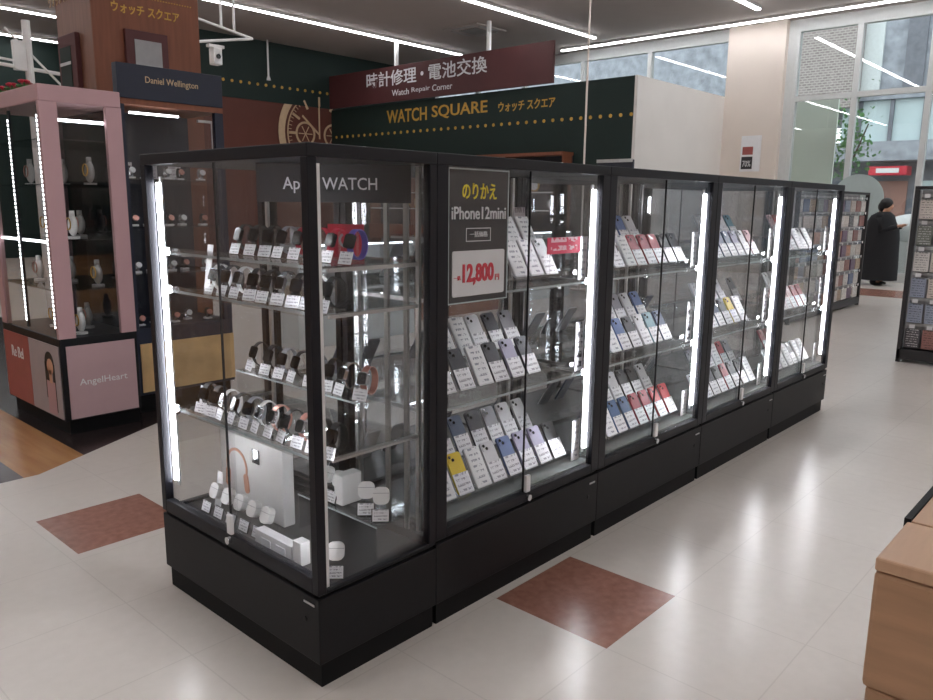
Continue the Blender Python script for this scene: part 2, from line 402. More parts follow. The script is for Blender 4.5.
w1 = window(1, -7, 4.36, .12, 4.83, [3.2, 1.95, .7, -.6, -1.9, -3.2, -4.5, -5.8], [3.5])
struct(MB().box(XE-.005, XE+.16, 4.36, 4.52, 0, 4.83).build('trim_3', M['winframe']))
w2 = window(2, 5.7, 14.4, 3.3, 4.83, [7.6, 9.4, 11.2, 12.8], [])
# posters
p = thing('wall_poster', 'small white poster with red and black panels on the cream column', 'poster', (14.84, 5.2, 2.1))
MB().box(-.012, 0, -.36, .06, 0, .72, .002).build('sheet', M['paper'], p)
MB().box(-.018, -.0125, -.2, .03, .05, .3).build('black_panel', M['signcard'], p)
MB().box(-.018, -.0125, -.2, .02, .34, .5).build('pink_panel', M['salmon'], p)
text('70%', M['white_text'], p, (-.021, -.0, .1), .17, .12, '-X', 'poster_lettering', .002)

# ceiling lights
def clight(x0, x1, y0, y1, label, seg=2.4):
    L = max(x1-x0, y1-y0); 
    t = thing('linear_ceiling_light', label, 'ceiling light', ((x0+x1)/2, (y0+y1)/2, ZC), 0, 'linear ceiling lights')
    hx, hy = (x1-x0)/2, (y1-y0)/2
    MB().box(-hx, hx, -hy, hy, -.05, 0).build('housing', M['white'], t)
    MB().box(-hx+.01, hx-.01, -hy+.01, hy-.01, -.068, -.0505).build('diffuser', M['ceil_led'], t)
W_ = .05
clight(-6.5, 13.35, 11.8-W_, 11.8+W_, 'long white ceiling light line running over the clock mural side of the shop')
clight(-6.5, 13.7, 8.22-W_, 8.22+W_, 'white ceiling light line ending above the right part of the red hanging sign')
clight(-6.5, 5.3, 15.4-W_, 15.4+W_, 'upper of the two ceiling light lines left of the brown pillar')
clight(-6.5, 6.3, 18.05-W_, 18.05+W_, 'lower of the two ceiling light lines left of the brown pillar')
clight(-6.5, 13.5, 4.55-W_, 4.55+W_, 'short end of a ceiling light line at the top edge near the cream column')
clight(-6.5, 13.5, .9-W_, .9+W_, 'white ceiling light line above the black glass cases')
clight(-6.5, 13.5, -2.7-W_, -2.7+W_, 'white ceiling light line above the camera side aisle')
clight(-6.5, 13.5, -5.8-W_, -5.8+W_, 'white ceiling light line along the near wall')
clight(14.4-W_, 14.4+W_, -6.0, 9.6, 'long ceiling light line running along above the big windows')
# air conditioner cassette
ac = thing('ceiling_air_conditioner', 'square ceiling air conditioner cassette between two light lines', 'air conditioner', (11.6, 9.85, ZC))
MB().box(-.48, .48, -.48, .48, -.035, 0, .01).build('panel', M['ceiling'], ac)
g = MB()
for k in range(9): g.box(-.24, .24, -.24+.055*k, -.215+.055*k, -.05, -.036)
g.build('grille', M['grey_metal'], ac)
for a in range(4):
    MB().box(-.3, .3, -.42, -.35, -.045, -.036).xf(Matrix.Rotation(a*PI/2, 4, 'Z')).build('vane', M['rackgrey'], ac)

# hanging frame with camera near the pillar, pipe and pole
fr = thing('hanging_pipe_frame', 'white pipe frame hanging from the ceiling right of the brown pillar', 'pipe frame', (3.3, 6, 3.0))
b = MB()
for (x0, y0, z0), (x1, y1, z1) in (((-.75, 0, .28), (.42, 0, .1)), ((-.6, .0, -.1), (.42, 0, .1)), ((.05, 0, .15), (.05, 0, 1.998)), ((.2, 0, .13), (.2, 0, 1.998))):
    b.cyl((x0, y0, z0), (x1, y1, z1), .014, n=8)
b.build('pipes', M['white'], fr)
cm = thing('security_camera', 'small white security camera under the hanging pipe frame', 'camera', (3.27, 6, 2.97))
MB().box(-.09, .09, -.03, .03, -.03, 0.0, .004).build('mount', M['white'], cm)
MB().box(-.05, .05, -.05, .05, -.2, -.03, .01).build('housing', M['white'], cm)
MB().cyl((0, -.05, -.12), (0, -.06, -.12), .025).build('lens', M['lens'], cm)
pp = thing('ceiling_pipe', 'thin white pipe dropping from the ceiling over the green band', 'pipe', (9.38, 14.2, 4.18))
MB().cyl((0, 0, 0), (0, 0, ZC-4.18-.001), .022, n=8).cyl((0, 0, -.06), (0, 0, 0.02), .05, .03).build('pipe', M['white'], pp)
pl = thing('white_pole_rack', 'white pole with brackets standing behind the pink case', 'pole', (1.8, 7, 0))
MB().cyl((0, 0, 0), (0, 0, 3.1), .04).cyl((0, 0, 0), (0, 0, .03), .2, n=24).build('pole', M['white'], pl)
MB().cyl((-1.4, 0, 2.72), (.9, 0, 2.6), .018, n=8).cyl((-1.4, 0, 2.78), (0, 0, 2.7), .012, n=8).build('cross_bar', M['white'], pl)
MB().cyl((-.2, -.02, 3.0), (.35, -.02, 2.45), .012, n=8).build('brace', M['white'], pl)
MB().box(-.14, -.03, -.03, .03, 2.62, 2.9, .005).build('bracket_box', M['white'], pl)
cd = thing('thin_post', 'thin pale upright rod rising behind the second glass case', 'rod', (9.4, 5.49, 0))
MB().cyl((0, 0, 0), (0, 0, ZC-.002), .016, n=8).cyl((0, 0, 0), (0, 0, .02), .16, n=20).build('rod', M['cream'], cd)
rd = thing('display_header', 'grey-edged display header standing behind the second glass case', 'display', (9.4, 4.95, 0))
MB().box(-.03, .03, -.36, .28, 1.2, 2.07, .01).build('header_board', M['darkint'], rd)
MB().box(-.04, -.031, -.36, .28, 2.03, 2.08).build('header_edge', M['alu'], rd)
MB().box(-.25, .25, -.33, .25, 0, 1.2, .01).build('stand_body', M['facade_light'], rd)

# ------------------------------------------------------------------ brown pillar
pr = thing('shop_pillar', 'square brown wood-clad pillar with gold shop lettering and lit recesses', 'pillar', (1.1, 3.8, 0))
MB().box(.0, .76, .003, .57, 0, ZC-.002).build('cladding', M['wood_red'], pr)
MB().box(-.006, -.0005, .003, .57, 0, ZC-.003).build('side_cladding', M['wood_grey'], pr)
wf = MB().box(.2, .5, -.03, .0025, 2.17, 2.51, .004).build('niche_frame', M['redbrown'], pr)
MB().box(.26, .45, -.034, -.0305, 2.25, 2.45).build('niche_panel', M['rackgrey'], wf)
MB().box(.26, .45, -.04, -.0345, 2.25, 2.272).build('niche_lamp', M['led_soft'], wf)
wf = MB().box(-.04, -.0065, .2, .5, 2.02, 2.48, .004).build('niche_frame', M['redbrown'], pr)
MB().box(-.044, -.0405, .28, .46, 2.05, 2.4).build('niche_mirror', M['green'], wf)
MB().box(-.048, -.0445, .28, .46, 2.28, 2.3).build('niche_lamp', M['alu'], wf)
text('ウォッチ スクエア', M['gold'], pr, (.13, -.001, 2.61), .48, .07, '-Y', 'kana_lettering', .002, bold=.02)
text('WATCH SQUARE', M['gold'], pr, (.1, -.001, 2.78), .6, .09, '-Y', 'latin_lettering', .002, bold=.01)
b = MB(); 
for i in range(30): b.cyl((.12+i*.02, 0, 2.735), (.12+i*.02, .0025, 2.735), .005, n=6)
b.xf(Matrix.Translation((0, -.002, 0))).build('gold_dots', M['gold'], pr)
text('ウォッチ スクエア', M['goldpale'], pr, (-.008, .68, 2.7), .5, .07, '-X', 'side_lettering', .002)

# ------------------------------------------------------------------ pink case
pk = thing('pink_display_case', 'pink glass jewellery showcase with portrait poster on its base', 'display case', (.448, 3.02, 0))
PW, PD, PH_ = .45, .96, 2.0     # along x, along y
MB().box(.03, PW-.0, .03, PD-.02, 0, .09).build('kick', M['kick'], pk)
MB().box(0, PW, 0, PD, .09, .58, .004).build('base', M['black'], pk)
MB().box(.0, PW, -.0, PD, 1.9, 1.99, .006).build('header', M['pinkm'], pk)
for x0, x1, y0, y1 in ((0, .095, 0, .03), (PW-.09, PW, 0, .03), (0, .03, PD-.09, PD), (PW-.04, PW, PD-.04, PD)):
    MB().box(x0, x1, y0, y1, .58, 1.9).build('post', M['pinkm'], pk)
MB().box(.03, PW-.02, -.006, -.0005, .1, .535).build('front_poster', M['pinkpanel'], pk)
text('AngelHeart', M['white_text'], pk, (.09, -.008, .285), .28, .05, '-Y')
MB().box(-.006, -.0005, .02, .49, .1, .535).build('portrait_poster', M['greyposter'], pk)
MB().box(-.006, -.0005, .495, PD-.02, .1, .535).build('salmon_poster', M['salmon'], pk)
text('Re Bel', M['white_text'], pk, (-.008, .80, .38), .2, .07, '-X')
# portrait: printed flat figure - hair, face, shoulders
MB().cyl((-.0065, .17, .42), (-.0075, .17, .42), .07, n=20).box(-.0075, -.0065, .19, .245, .2, .42).box(-.0075, -.0065, .095, .13, .13, .42).build('printed_hair', M['hair'], pk)
MB().cyl((-.0078, .16, .40), (-.0088, .16, .40), .048, n=20).box(-.0088, -.0078, .14, .18, .3, .38).build('printed_face', M['skin'], pk)
MB().box(-.0085, -.0078, .10, .23, .11, .31).build('printed_dress', M['pinkm'], pk)
for y in (.03, .49, .93):
    MB().box(.004, .016, y, y+.025, .6, 1.88).build('door_stile', M['frame'], pk)
for y in (.035, .495):
    b = MB()
    for i in range(48): b.box(.0, .0035, y+.008, y+.016, .64+i*.025, .64+i*.025+.014)
    b.build('led_beads', M['led_soft'], pk)
MB().box(.006, .012, .055, .49, .58, 1.9).build('sliding_door', M['glass'], pk)
MB().box(.006, .012, .515, .93, .58, 1.9).build('sliding_door', M['glass'], pk)
MB().box(.095, PW-.09, .004, .010, .58, 1.9).build('side_pane', M['glass'], pk)
MB().box(PW-.014, PW-.008, .03, PD-.04, .58, 1.9).build('back_pane', M['smoky'], pk)
for z in (.85, 1.14, 1.45, 1.7):
    MB().box(.02, PW-.02, .03, PD-.04, z, z+.008).build('glass_shelf', M['shelf'], pk)
MB().box(.02, .035, .03, PD-.04, 1.125, 1.138).build('shelf_light', M['led_soft'], pk)
MB().box(.1, PW-.1, .015, .03, 1.8, 1.815).build('top_light', M['led_soft'], pk)
# necklace busts and ring stands inside
def trinket(kind, label, loc, rz, group, cat, mats):
    t = thing(kind, label, cat, loc, rz, group)
    if kind == 'necklace_bust':
        MB().cyl((0, 0, 0), (0, 0, .012), .035, n=16).build('foot', mats[0], t)
        MB().sph((0, 0, .075), .05, 1, .45, 1.25, 12).cyl((0, 0, .12), (0, 0, .16), .016, .014).build('bust', mats[0], t, smooth=True)
        MB().ring((0, .085), .032, .036, -.028, -.022, 20).build('necklace', mats[1], t)
    elif kind == 'wrist_watch':
        MB().box(-.025, .025, -.02, .02, 0, .012, .003).build('cushion', mats[2], t)
        MB().loop((0, 0, .045), .026, .031, .018, .003).build('strap', mats[0], t)
        MB().cyl((0, -.027, .05), (0, -.036, .055), .019, n=20).build('dial', mats[1], t)
    return t
trp = []
idx = 0
for zi, z in enumerate((.581, .859, 1.149, 1.459)):
    for yi in range(4):
        y = 3.02+.12+yi*.2; x = .46+.16+.12*((yi+zi) % 2)
        names = ('lowest', 'second', 'third', 'fourth')
        t = trinket('necklace_bust', '%s necklace bust, %s from the corner, %s level of the pink case' % (('white', 'grey')[(yi+zi) % 2], ('first', 'second', 'third', 'fourth')[yi], names[zi]),
                    (x, y, z), -PI/2, 'necklace busts in the pink case', 'jewellery stand', (M[('white', 'grey_metal')[(yi+zi) % 2]], M[('gold', 'rose')[yi % 2]]))
for i in range(6):
    fl = thing('artificial_flower', 'artificial flower on top of the pink case, %s from the corner' % ('first', 'second', 'third', 'fourth', 'fifth', 'sixth')[i], 'flower', (.5+.05*(i % 2), 3.35+.1*i, 1.99), 0, 'flowers on the pink case')
    MB().cyl((0, 0, 0), (0, 0, .04), .006, n=6).sph((.02, 0, .02), .02, 1, 1, .5, 8).sph((-.02, .02, .02), .02, 1, 1, .5, 8).build('leaves', M['leaf'], fl)
    b = MB()
    for k in range(5): b.sph((.018*math.cos(k*1.26), .018*math.sin(k*1.26), .045), .016, 1, 1, .6, 8)
    b.build('petals', M['salmon' if i % 2 else 'red'], fl, smooth=True)

# ------------------------------------------------------------------ navy watch case
dw = thing('navy_display_case', 'tall navy watch showcase with tan marble base beside the pink case', 'display case', (.965, 3.2, 0))
DWW, DWD = .70, .5
MB().box(.02, DWW-.02, .03, DWD-.02, 0, .12).build('kick', M['kick'], dw)
MB().box(0, DWW, 0, DWD, .12, .56, .004).build('base', M['navy'], dw)
MB().box(.03, DWW-.0, -.006, -.0005, .14, .46).build('marble_panel', M['tan'], dw)
MB().box(0, .035, 0, .035, .56, 1.95).build('post', M['navy'], dw)
MB().box(DWW-.06, DWW, 0, .035, .56, 1.95).build('post', M['navy'], dw)
MB().box(0, DWW, 0, DWD, 1.95, 1.985).build('wood_rail', M['wood_red'], dw)
MB().box(0, DWW, -.005, .06, 1.985, 2.19, .003).build('header_board', M['navy'], dw)
text('Daniel Wellington', M['goldpale'], dw, (.175, -.007, 2.075), .35, .05, '-Y')
MB().box(0, DWW, DWD-.02, DWD, .56, 1.95).build('back_panel', M['darkint'], dw)
MB().box(.035, DWW-.06, .01, .016, .56, 1.95).build('front_pane', M['glass'], dw)
MB().box(.006, .012, .035, DWD-.02, .56, 1.95).build('side_pane', M['glass'], dw)
MB().box(DWW-.012, DWW-.006, .035, DWD-.02, .56, 1.95).build('side_pane', M['glass'], dw)
for z in (.9, 1.2, 1.5):
    MB().box(.02, DWW-.02, .03, DWD-.03, z, z+.008).build('glass_shelf', M['shelf'], dw)
MB().box(.08, .4, .03, .045, 1.9, 1.912).build('top_light', M['led_soft'], dw)
MB().cyl((.64, .05, 1.5), (.64, .05, 1.9), .004, n=6).box(.54, .64, .04, .06, 1.885, 1.9).build('lamp_arm', M['alu'], dw)
ordn = ('first', 'second', 'third', 'fourth', 'fifth', 'sixth', 'seventh', 'eighth', 'ninth', 'tenth', 'eleventh', 'twelfth')
for zi, z in enumerate((.561, .909, 1.209, 1.509)):
    for k in range(5):
        a = (M['silver'], M['white'], M['white']) if (k+zi) % 2 else (M['rubber'], M['rose'], M['paper'])
        trinket('wrist_watch', '%s wrist watch, %s from left on the %s level of the navy case' % (('dark strap', 'silver')[(k+zi) % 2], ordn[k], ('lowest', 'second', 'third', 'top')[zi]),
                (.965+.1+k*.12, 3.2+.12+.06*(k % 2), z), 0, 'watches in the navy case', 'watch', a)
for k in range(3):
    cc = thing('display_card', 'white display card, %s from left on the top level of the navy case' % ordn[k], 'card', (.965+.15+k*.17, 3.2+.3, 1.509), 0, 'cards in the navy case')
    MB().box(-.045, .045, 0, .006, 0, .11).build('card_face', M['pale_card'], cc)
    MB().box(-.02, .02, .006, .03, 0, .05).build('easel', M['paper'], cc)

# ------------------------------------------------------------------ black glass cases
H = 1.52
def make_case(label, loc, rz, w, d, open_right=True, corner=False, group=None, rear=False):
    t = thing('glass_display_case', label, 'display case', loc, rz, group)
    dk = .2925 if corner else .34
    top = .29 if corner else .30
    MB().box(.012, w-.012, .012, d-.004, 0, .078).build('kick', M['kick'], t)
    MB().box(0, w, 0, d, .078, top-.012, .003).build('base', M['black'], t)
    MB().box(.01, w-.01, .01, d-.004, top-.012, top).build('base_gap', M['kick'], t)
    # frame
    pw = .03 if corner else .05
    fr = MB()
    for x0, x1 in ((0, pw), (w-pw, w)):
        fr.box(x0, x1, 0, .03, top, 1.485, .002, 1); fr.box(x0, x0+.03 if x0 == 0 else x1, d-.03, d, top, 1.485, .002, 1) if x0 == 0 else fr.box(w-.03, w, d-.03, d, top, 1.485, .002, 1)
    fr.box(pw, w-pw, 0, .03, top, .335, .002, 1)
    fr.box(.03, w-.03, d-.03, d, top, .32, .002, 1)
    for x0 in (0, w-.02): fr.box(x0, x0+.02, .03, d-.03, top-.001, top+.012 if corner else .33, .002, 1)
    fr.build('frame', M['frame'], t)
    MB().box(0, w, 0, d, 1.485, H, .003).build('top_panel', M['frame'], t)
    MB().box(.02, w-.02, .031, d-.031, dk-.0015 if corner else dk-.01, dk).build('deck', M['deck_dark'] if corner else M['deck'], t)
    # doors
    for k, (x0, x1, y) in enumerate(((pw, w/2+.012, .019), (w/2-.012, w-pw, .009))):
        dr = MB().box(x0, x1, y, y+.005, .336, 1.484).build('sliding_door', M['glass'], t)
        xe = x1 if k == 0 else x0
        if k: MB().box(xe-.0015, xe+.0015, y-.001, y+.006, .337, 1.483).build('edge_seal', M['rubber'], dr)
    lk = MB().cyl((w/2, -.014, .318), (w/2, 0.008, .318), .012, n=16).build('lock', M['silver'], t)
    MB().box(w/2-.013, w/2+.013, -.006, .0075, .337, .402, .004).build('lock_tag', M['paper'], lk)
    MB().box(w-.06 if not corner else w-.07, w-.02, -.002, .002, .252, .258).build('maker_plate', M['alu'], t)
    MB().cyl((w-.065, -.003, .20), (w-.065, .002, .20), .008, n=12).build('key_hole', M['rubber'], t)
    MB().box(.02+pw-.03, w-pw, d-.018, d-.012, .32, 1.485).build('back_pane', M['glass'], t)
    MB().box(.006, .012, .03, d-.03, top+.01, 1.485).build('side_pane', M['glass'], t)
    MB().box(w-.012, w-.006, .03, d-.03, top+.01, 1.485).build('side_pane', M['glass'], t)
    # led tubes
    if not rear:
        z0, z1 = (.40, 1.43)
        xs = [w-pw-.009] if not corner else [.034, w-.047]
        for x in xs:
            ch = MB().box(x-.002, x+.014, .0445, .050, z0-.02, z1+.02).build('light_channel', M['alu'], t)
            MB().box(x, x+.012, .031, .044, z0, z1, .003).build('light_tube', M['led'], ch)
        if corner: MB().box(w-.022, w-.010, .032, .046, .30, 1.47).build('light_cable_duct', M['white'], t)
    zs = (.665, 1.078, 1.205) if corner else (.715, 1.08)
    for z in zs:
        y1 = d-.05
        sh = MB().box(.035 if corner else .055, w-.035 if corner else w-.055, .05, y1, z-.007, z-.001).build('glass_shelf', M['shelf'], t)
        MB().box(.035 if corner else .055, w-.035 if corner else w-.055, .0475, .0498, z-.008, z).build('front_edge', M['edge'], sh)
        MB().box(.04 if corner else .06, w-.04 if corner else w-.06, .0435, .0465, z-.012, z+.014).build('front_lip', M['acryl'], sh)
        for x in (.05, w-.06):
            MB().box(x, x+.01, .1, y1+.018, z-.02, z-.0075).build('shelf_bracket', M['alu'], sh)
    for x in (.05, w-.062):
        MB().box(x, x+.014, d-.03, d-.019, .33, 1.48).build('shelf_standard', M['alu'], t)
    return t
cs1 = make_case('black glass showcase at the near corner, holding smartwatches and white earphone cases', (0, .91, 0), -PI/2, .91, .465, corner=True, group='black glass showcases')
for x in (.11, .2):
    y = x   # world y
    MB().box(.91-y-.009, .91-y+.009, .437, .446, .30, 1.40).build('support_channel', M['grey_metal'], cs1)
CW = .95; X0 = .466
case_o = []
oc = ('second', 'third', 'fourth', 'fifth')
for i in range(4):
    c = make_case('black glass phone showcase, %s from the near corner%s' % (oc[i], (' with a price poster', '', '', ', at the far end')[i]), (X0+i*(CW+.001), 0, 0), 0, CW, .463, group='black glass showcases')
    case_o.append(c)
rc0 = make_case('black glass showcase in the rear row, backing onto the phone cases', (X0+CW, .93, 0), PI, CW, .463, rear=True, group='rear glass showcases')
rt = treeof(rc0)
for i in range(1, 4):
    dup(rc0, (X0+CW+i*(CW+.001), .93, 0), PI, group='rear glass showcases', tree=rt)

# header board "Apple WATCH" inside corner case, standing across the corner
hb = thing('header_board', 'black header board with white lettering hung inside the corner glass case', 'sign', (.06, .43, 1.335))
pA, pB = Vector((.107, .398, 0)), Vector((.43, .075, 0)); dv = (pB-pA).normalized(); nv = Vector((-dv.y, dv.x, 0)); nv = -nv if nv.x > 0 else nv
hb.location = pA+Vector((0, 0, 1.372)); hb.rotation_euler = (0, 0, math.atan2(dv.y, dv.x))
Lh = (pB-pA).length
MB().box(0, Lh, 0, .006, 0, .112, .001).build('board', M['hood'], hb)
text('Apple WATCH', M['white_text'], hb, (.078, -.002, .026), .278, .047, '-Y', bold=.004)
MB().box(.05, .06, .0065, .012, .09, .112).box(Lh-.06, Lh-.05, .0065, .012, .09, .112).build('hanger', M['alu'], hb)

# poster stuck in second case
ps = thing('price_poster', 'black poster with yellow and white lettering and a white price card in the second case', 'poster', (.548, .032, 1.062))
MB().box(0, .285, 0, .003, 0, .415).build('sheet', M['signcard'], ps)
MB().box(-.004, 0, -.002, .005, -.004, .42).box(.285, .289, -.002, .005, -.004, .42).box(0, .285, -.002, .005, -.004, 0).box(0, .285, -.002, .005, .415, .42).build('clear_frame', M['edge'], ps)
text('のりかえ', M['yellow_text'], ps, (.06, -.001, .325), .165, .05, '-Y', 'yellow_lettering', bold=.012)
text('iPhone12mini', M['white_text'], ps, (.012, -.001, .262), .262, .04, '-Y', 'model_lettering', bold=.01)
text('一括価格', M['white_text'], ps, (.098, -.001, .206), .085, .018, '-Y', 'small_lettering')
b = MB().box(.08, .2, -.001, 0, .192, .1945).box(.08, .2, -.001, 0, .2325, .235).box(.08, .0825, -.001, 0, .192, .235).box(.1975, .2, -.001, 0, .192, .235).build('outline', M['white_text'], ps)
pc = MB().rbox(.142, .091, .255, .145, -.003, -.0005, .008).build('price_card', M['paper'], ps)
text('12,800', M['red_text'], pc, (.062, -.004, .052), .152, .07, '-Y', 'price', bold=.035)
text('一括', M['red_text'], pc, (.022, -.004, .072), .03, .014, '-Y', 'price_prefix')
text('円', M['red_text'], pc, (.222, -.004, .062), .02, .02, '-Y', 'price_unit')
text('(税込 14,080円)', M['black_text'], pc, (.14, -.004, .034), .1, .01, '-Y', 'tax_line') if False else None

# ------------------------------------------------------------------ phones
TH = math.radians(-30)
phone_proto = {}
def phone_mesh(colr):
    if colr in phone_proto: return phone_proto[colr]
    body = MB().rbox(0, .0735, .071, .147, 0, .008, .011).mesh('phone_body'); body.materials.append(M['ph_'+colr])
    cam_ = MB().rbox(-.017, .128, .028, .028, -.0022, 0, .007).mesh('camera_bump'); cam_.materials.append(M['ph_'+colr])
    phone_proto[colr] = (body, cam_); return phone_proto[colr]
lens_me = MB().cyl((-.023, -.0023, .134), (-.023, -.0045, .134), .0058, n=12).cyl((-.011, -.0023, .122), (-.011, -.0045, .122), .0058, n=12).mesh('lens'); lens_me.materials.append(M['lens'])
card_me = MB().box(-.0375, .0375, -.004, -.003, -.004, .072).mesh('price_card'); card_me.materials.append(M['card'])
card_full = MB().box(-.0375, .0375, -.007, -.006, -.004, .142).mesh('price_card'); card_full.materials.append(M['tall_card'])
def phone(colr, loc, rz, label, group, full=False):
    t = thing('smartphone', label, 'phone', loc, rz, group); t.rotation_euler = (TH, 0, rz)
    t.rotation_mode = 'XYZ'
    bm_, cm_ = phone_mesh(colr)
    link('phone_body', bm_, t)
    if not full:
        cb = link('camera_bump', cm_, t); link('lens', lens_me, cb)
        link('price_card', card_me, t)
    else:
        link('price_card', card_full, t)
    return t
def riser_mesh(w):
    b = MB()
    # two steps with slanted rests, all clear acrylic sheet
    for y0, z in ((.02, .031), (.15, .112)):
        b.box(0, w, y0, y0+.125, z-.004, z)
        b.box(0, w, y0-.003, y0, z-.004, z+.012)
        for x in (0.0, w/2, w-.004): b.box(x, x+.004, y0+.002, y0+.12, 0, z-.004)
    return b
riser_me = riser_mesh(.79).mesh('step_stand'); riser_me.materials.append(M['acryl'])
levels = (('bottom', .34), ('middle', .715), ('top', 1.08))
# colours per case, level, row (front row listed left to right, then back row); '-' means nothing stands there, lower-case w* = sheet over the whole phone
rows = {
 (0, 'top'): (['-', '-', '-', '-', 'W', 'W', 'white', '-'], ['-', '-', '-', '-', 'W', 'W', '-', '-']),
 (0, 'middle'): (['grey', 'charcoal', 'W', 'charcoal', 'lavender', 'charcoal', '-'], ['W', 'W', 'white', 'charcoal', 'grey', '-', '-']),
 (0, 'bottom'): (['W', 'yellow', 'W', 'white', 'blue', 'lavender', 'lavender', 'black'], ['charcoal', 'slate', 'charcoal', 'grey', 'white', 'white', '-', '-']),
 (1, 'top'): (['black', 'white', 'W', 'red', 'red', 'red', 'black', 'black'], ['navy', 'navy', 'blue', 'white', '-', '-', 'grey', 'grey']),
 (1, 'middle'): (['grey', 'W', 'blue', 'charcoal', 'white', 'teal', 'slate', '-'], ['W', 'W', 'grey', 'white', 'blue', '-', 'slate', 'slate']),
 (1, 'bottom'): (['W', 'W', 'steel', 'steel', 'red', 'red', 'scarlet', 'scarlet'], ['W', 'white', 'white', 'black', 'black', 'white', 'W', '-']),
 (2, 'top'): (['white', 'lavender', 'slate', 'slate', 'lavender', 'white', 'pink', '-'], ['W', 'W', 'W', 'white', 'teal', '-', '-', '-']),
 (2, 'middle'): (['white', 'pink', 'slate', 'charcoal', 'yellow', 'W', '-', '-'], ['W', 'W', 'white', 'white', '-', 'grey', 'white', '-']),
 (2, 'bottom'): (['white', 'black', 'charcoal', 'black', 'red', 'charcoal', 'black', 'W'], ['grey', 'W', 'grey', 'W', 'scarlet', 'grey', '-', '-']),
 (3, 'top'): (['white', 'W', 'pink', 'W', 'white', 'W', '-', '-'], ['pink', 'scarlet', 'white', '-', '-', '-', '-', '-']),
 (3, 'middle'): (['pink', 'W', 'pink', 'pink', 'red', 'red', '-', '-'], ['white', 'W', 'teal', '-', '-', '-', '-', '-']),
 (3, 'bottom'): (['W', 'charcoal', 'W', 'W', 'black', 'W', 'W', '-'], ['red', 'red', 'white', '-', '-', '-', '-', '-']),
}
for ci in range(4):
    xo = X0+ci*(CW+.001)
    for (ln, z) in levels:
        front, back = rows[(ci, ln)]
        link_o = link('acrylic_step_stand', riser_me, None, (xo+.095, .055, z+.0005))
        tag(link_o, 'clear acrylic step stand under the phones on the %s shelf of the %s glass case' % (ln, oc[ci]), 'stand', 'acrylic step stands')
        for rown, rowl, yb, zb, xs in (('front', front, .084, .0385, (.142, .142, .165, .2)[ci]), ('back', back, .214, .1195, (.285, .33, .38, .44)[ci])):
            cnt = 0; tot = sum(1 for r_ in rowl if r_ != '-')
            for k, cl in enumerate(rowl):
                if cl == '-': continue
                x = xo+xs+k*.0935+random.uniform(-.003, .003)
                if x > xo+.885: continue
                cnt += 1
                full = cl == 'W'
                nm = 'white card-fronted' if full else cl
                phone('white' if full else cl, (x, yb, z+zb), random.uniform(-.03, .03),
                      '%s phone with price card, %s from left, %s row, %s shelf, %s case' % (nm, ordn[cnt-1], rown, ln, oc[ci]),
                      'phones in the %s glass case' % oc[ci], full)
# tall cards at the right end of every shelf
def tall_card(x, z, h, w, m, label, y=.07, lean=-.0):
    t = thing('shelf_card', label, 'card', (x, y, z), 0, 'tall cards at shelf ends'); t.rotation_euler = (lean, 0, 0)
    MB().box(-w/2, w/2, 0, .003, 0, h, .001, 1).build('card_face', m, t)
    MB().box(-w/2+.01, w/2-.01, .003, .02, 0, .004).build('card_foot', M['acryl'], t)
    return t
for ci in range(4):
    xo = X0+ci*(CW+.001)
    tall_card(xo+.884, .343, .17 if ci == 0 else .13, .056, M['tall_card'], 'tall white text card at the right end of the bottom shelf, %s glass case' % oc[ci])
    tall_card(xo+.884, .718, .2, .056, M['note_card'], 'dark printed card at the right end of the middle shelf, %s glass case' % oc[ci])
    tall_card(xo+.884, 1.083, .17, .056, M['tall_card'], 'white notice card at the right end of the top shelf, %s glass case' % oc[ci])
tall_card(X0+.62, 1.0835, .28, .075, M['pale_card'], 'tall pale leaflet, left one of two behind the pink banner', .33, -.1)
tall_card(X0+.84, 1.0835, .28, .075, M['pale_card'], 'tall pale leaflet, right one of two behind the pink banner', .33, -.1)
bn = thing('pink_banner', 'small pink-red banner on the top shelf of the second glass case', 'banner', (X0+.725, .044, 1.195))
MB().box(-.11, .1, 0, .003, 0, .06).build('banner_face', M['pinkred'], bn)
MB().box(-.09, -.085, .003, .006, -.11, .05).box(.07, .075, .003, .006, -.11, .05).build('banner_legs', M['acryl'], bn)
fp = thing('artificial_plant', 'white leafed display sprig at the back of the second case top shelf', 'plant', (X0+.72, .36, 1.087))
b = MB()
for a, l in ((-.5, .2), (-.2, .24), (.15, .25), (.45, .2), (.7, .14)):
    b.cyl((0, 0, 0), (math.sin(a)*l, 0, math.cos(a)*l), .004, .001, n=6); b.sph((math.sin(a)*l*.8, 0, math.cos(a)*l*.8), .03, .3, .2, 1, 8)
b.cyl((0, 0, 0), (0, 0, .03), .025, .02).build('sprig', M['white'], fp)
# rear-row phones seen from behind
for ci in range(3):
    xo = X0+ci*(CW+.001)
    for zi, (ln, z) in enumerate(levels):
        for k in range(5):
            if (k+zi+ci) % 4 == 3: continue
            x = xo+.16+k*.14
            t = phone(('charcoal', 'slate', 'white', 'grey')[(k*2+ci+zi) % 4], (x, .72, z+.0045), PI, 'phone on a stand in the rear case row, seen from behind', 'phones in the rear row of cases')

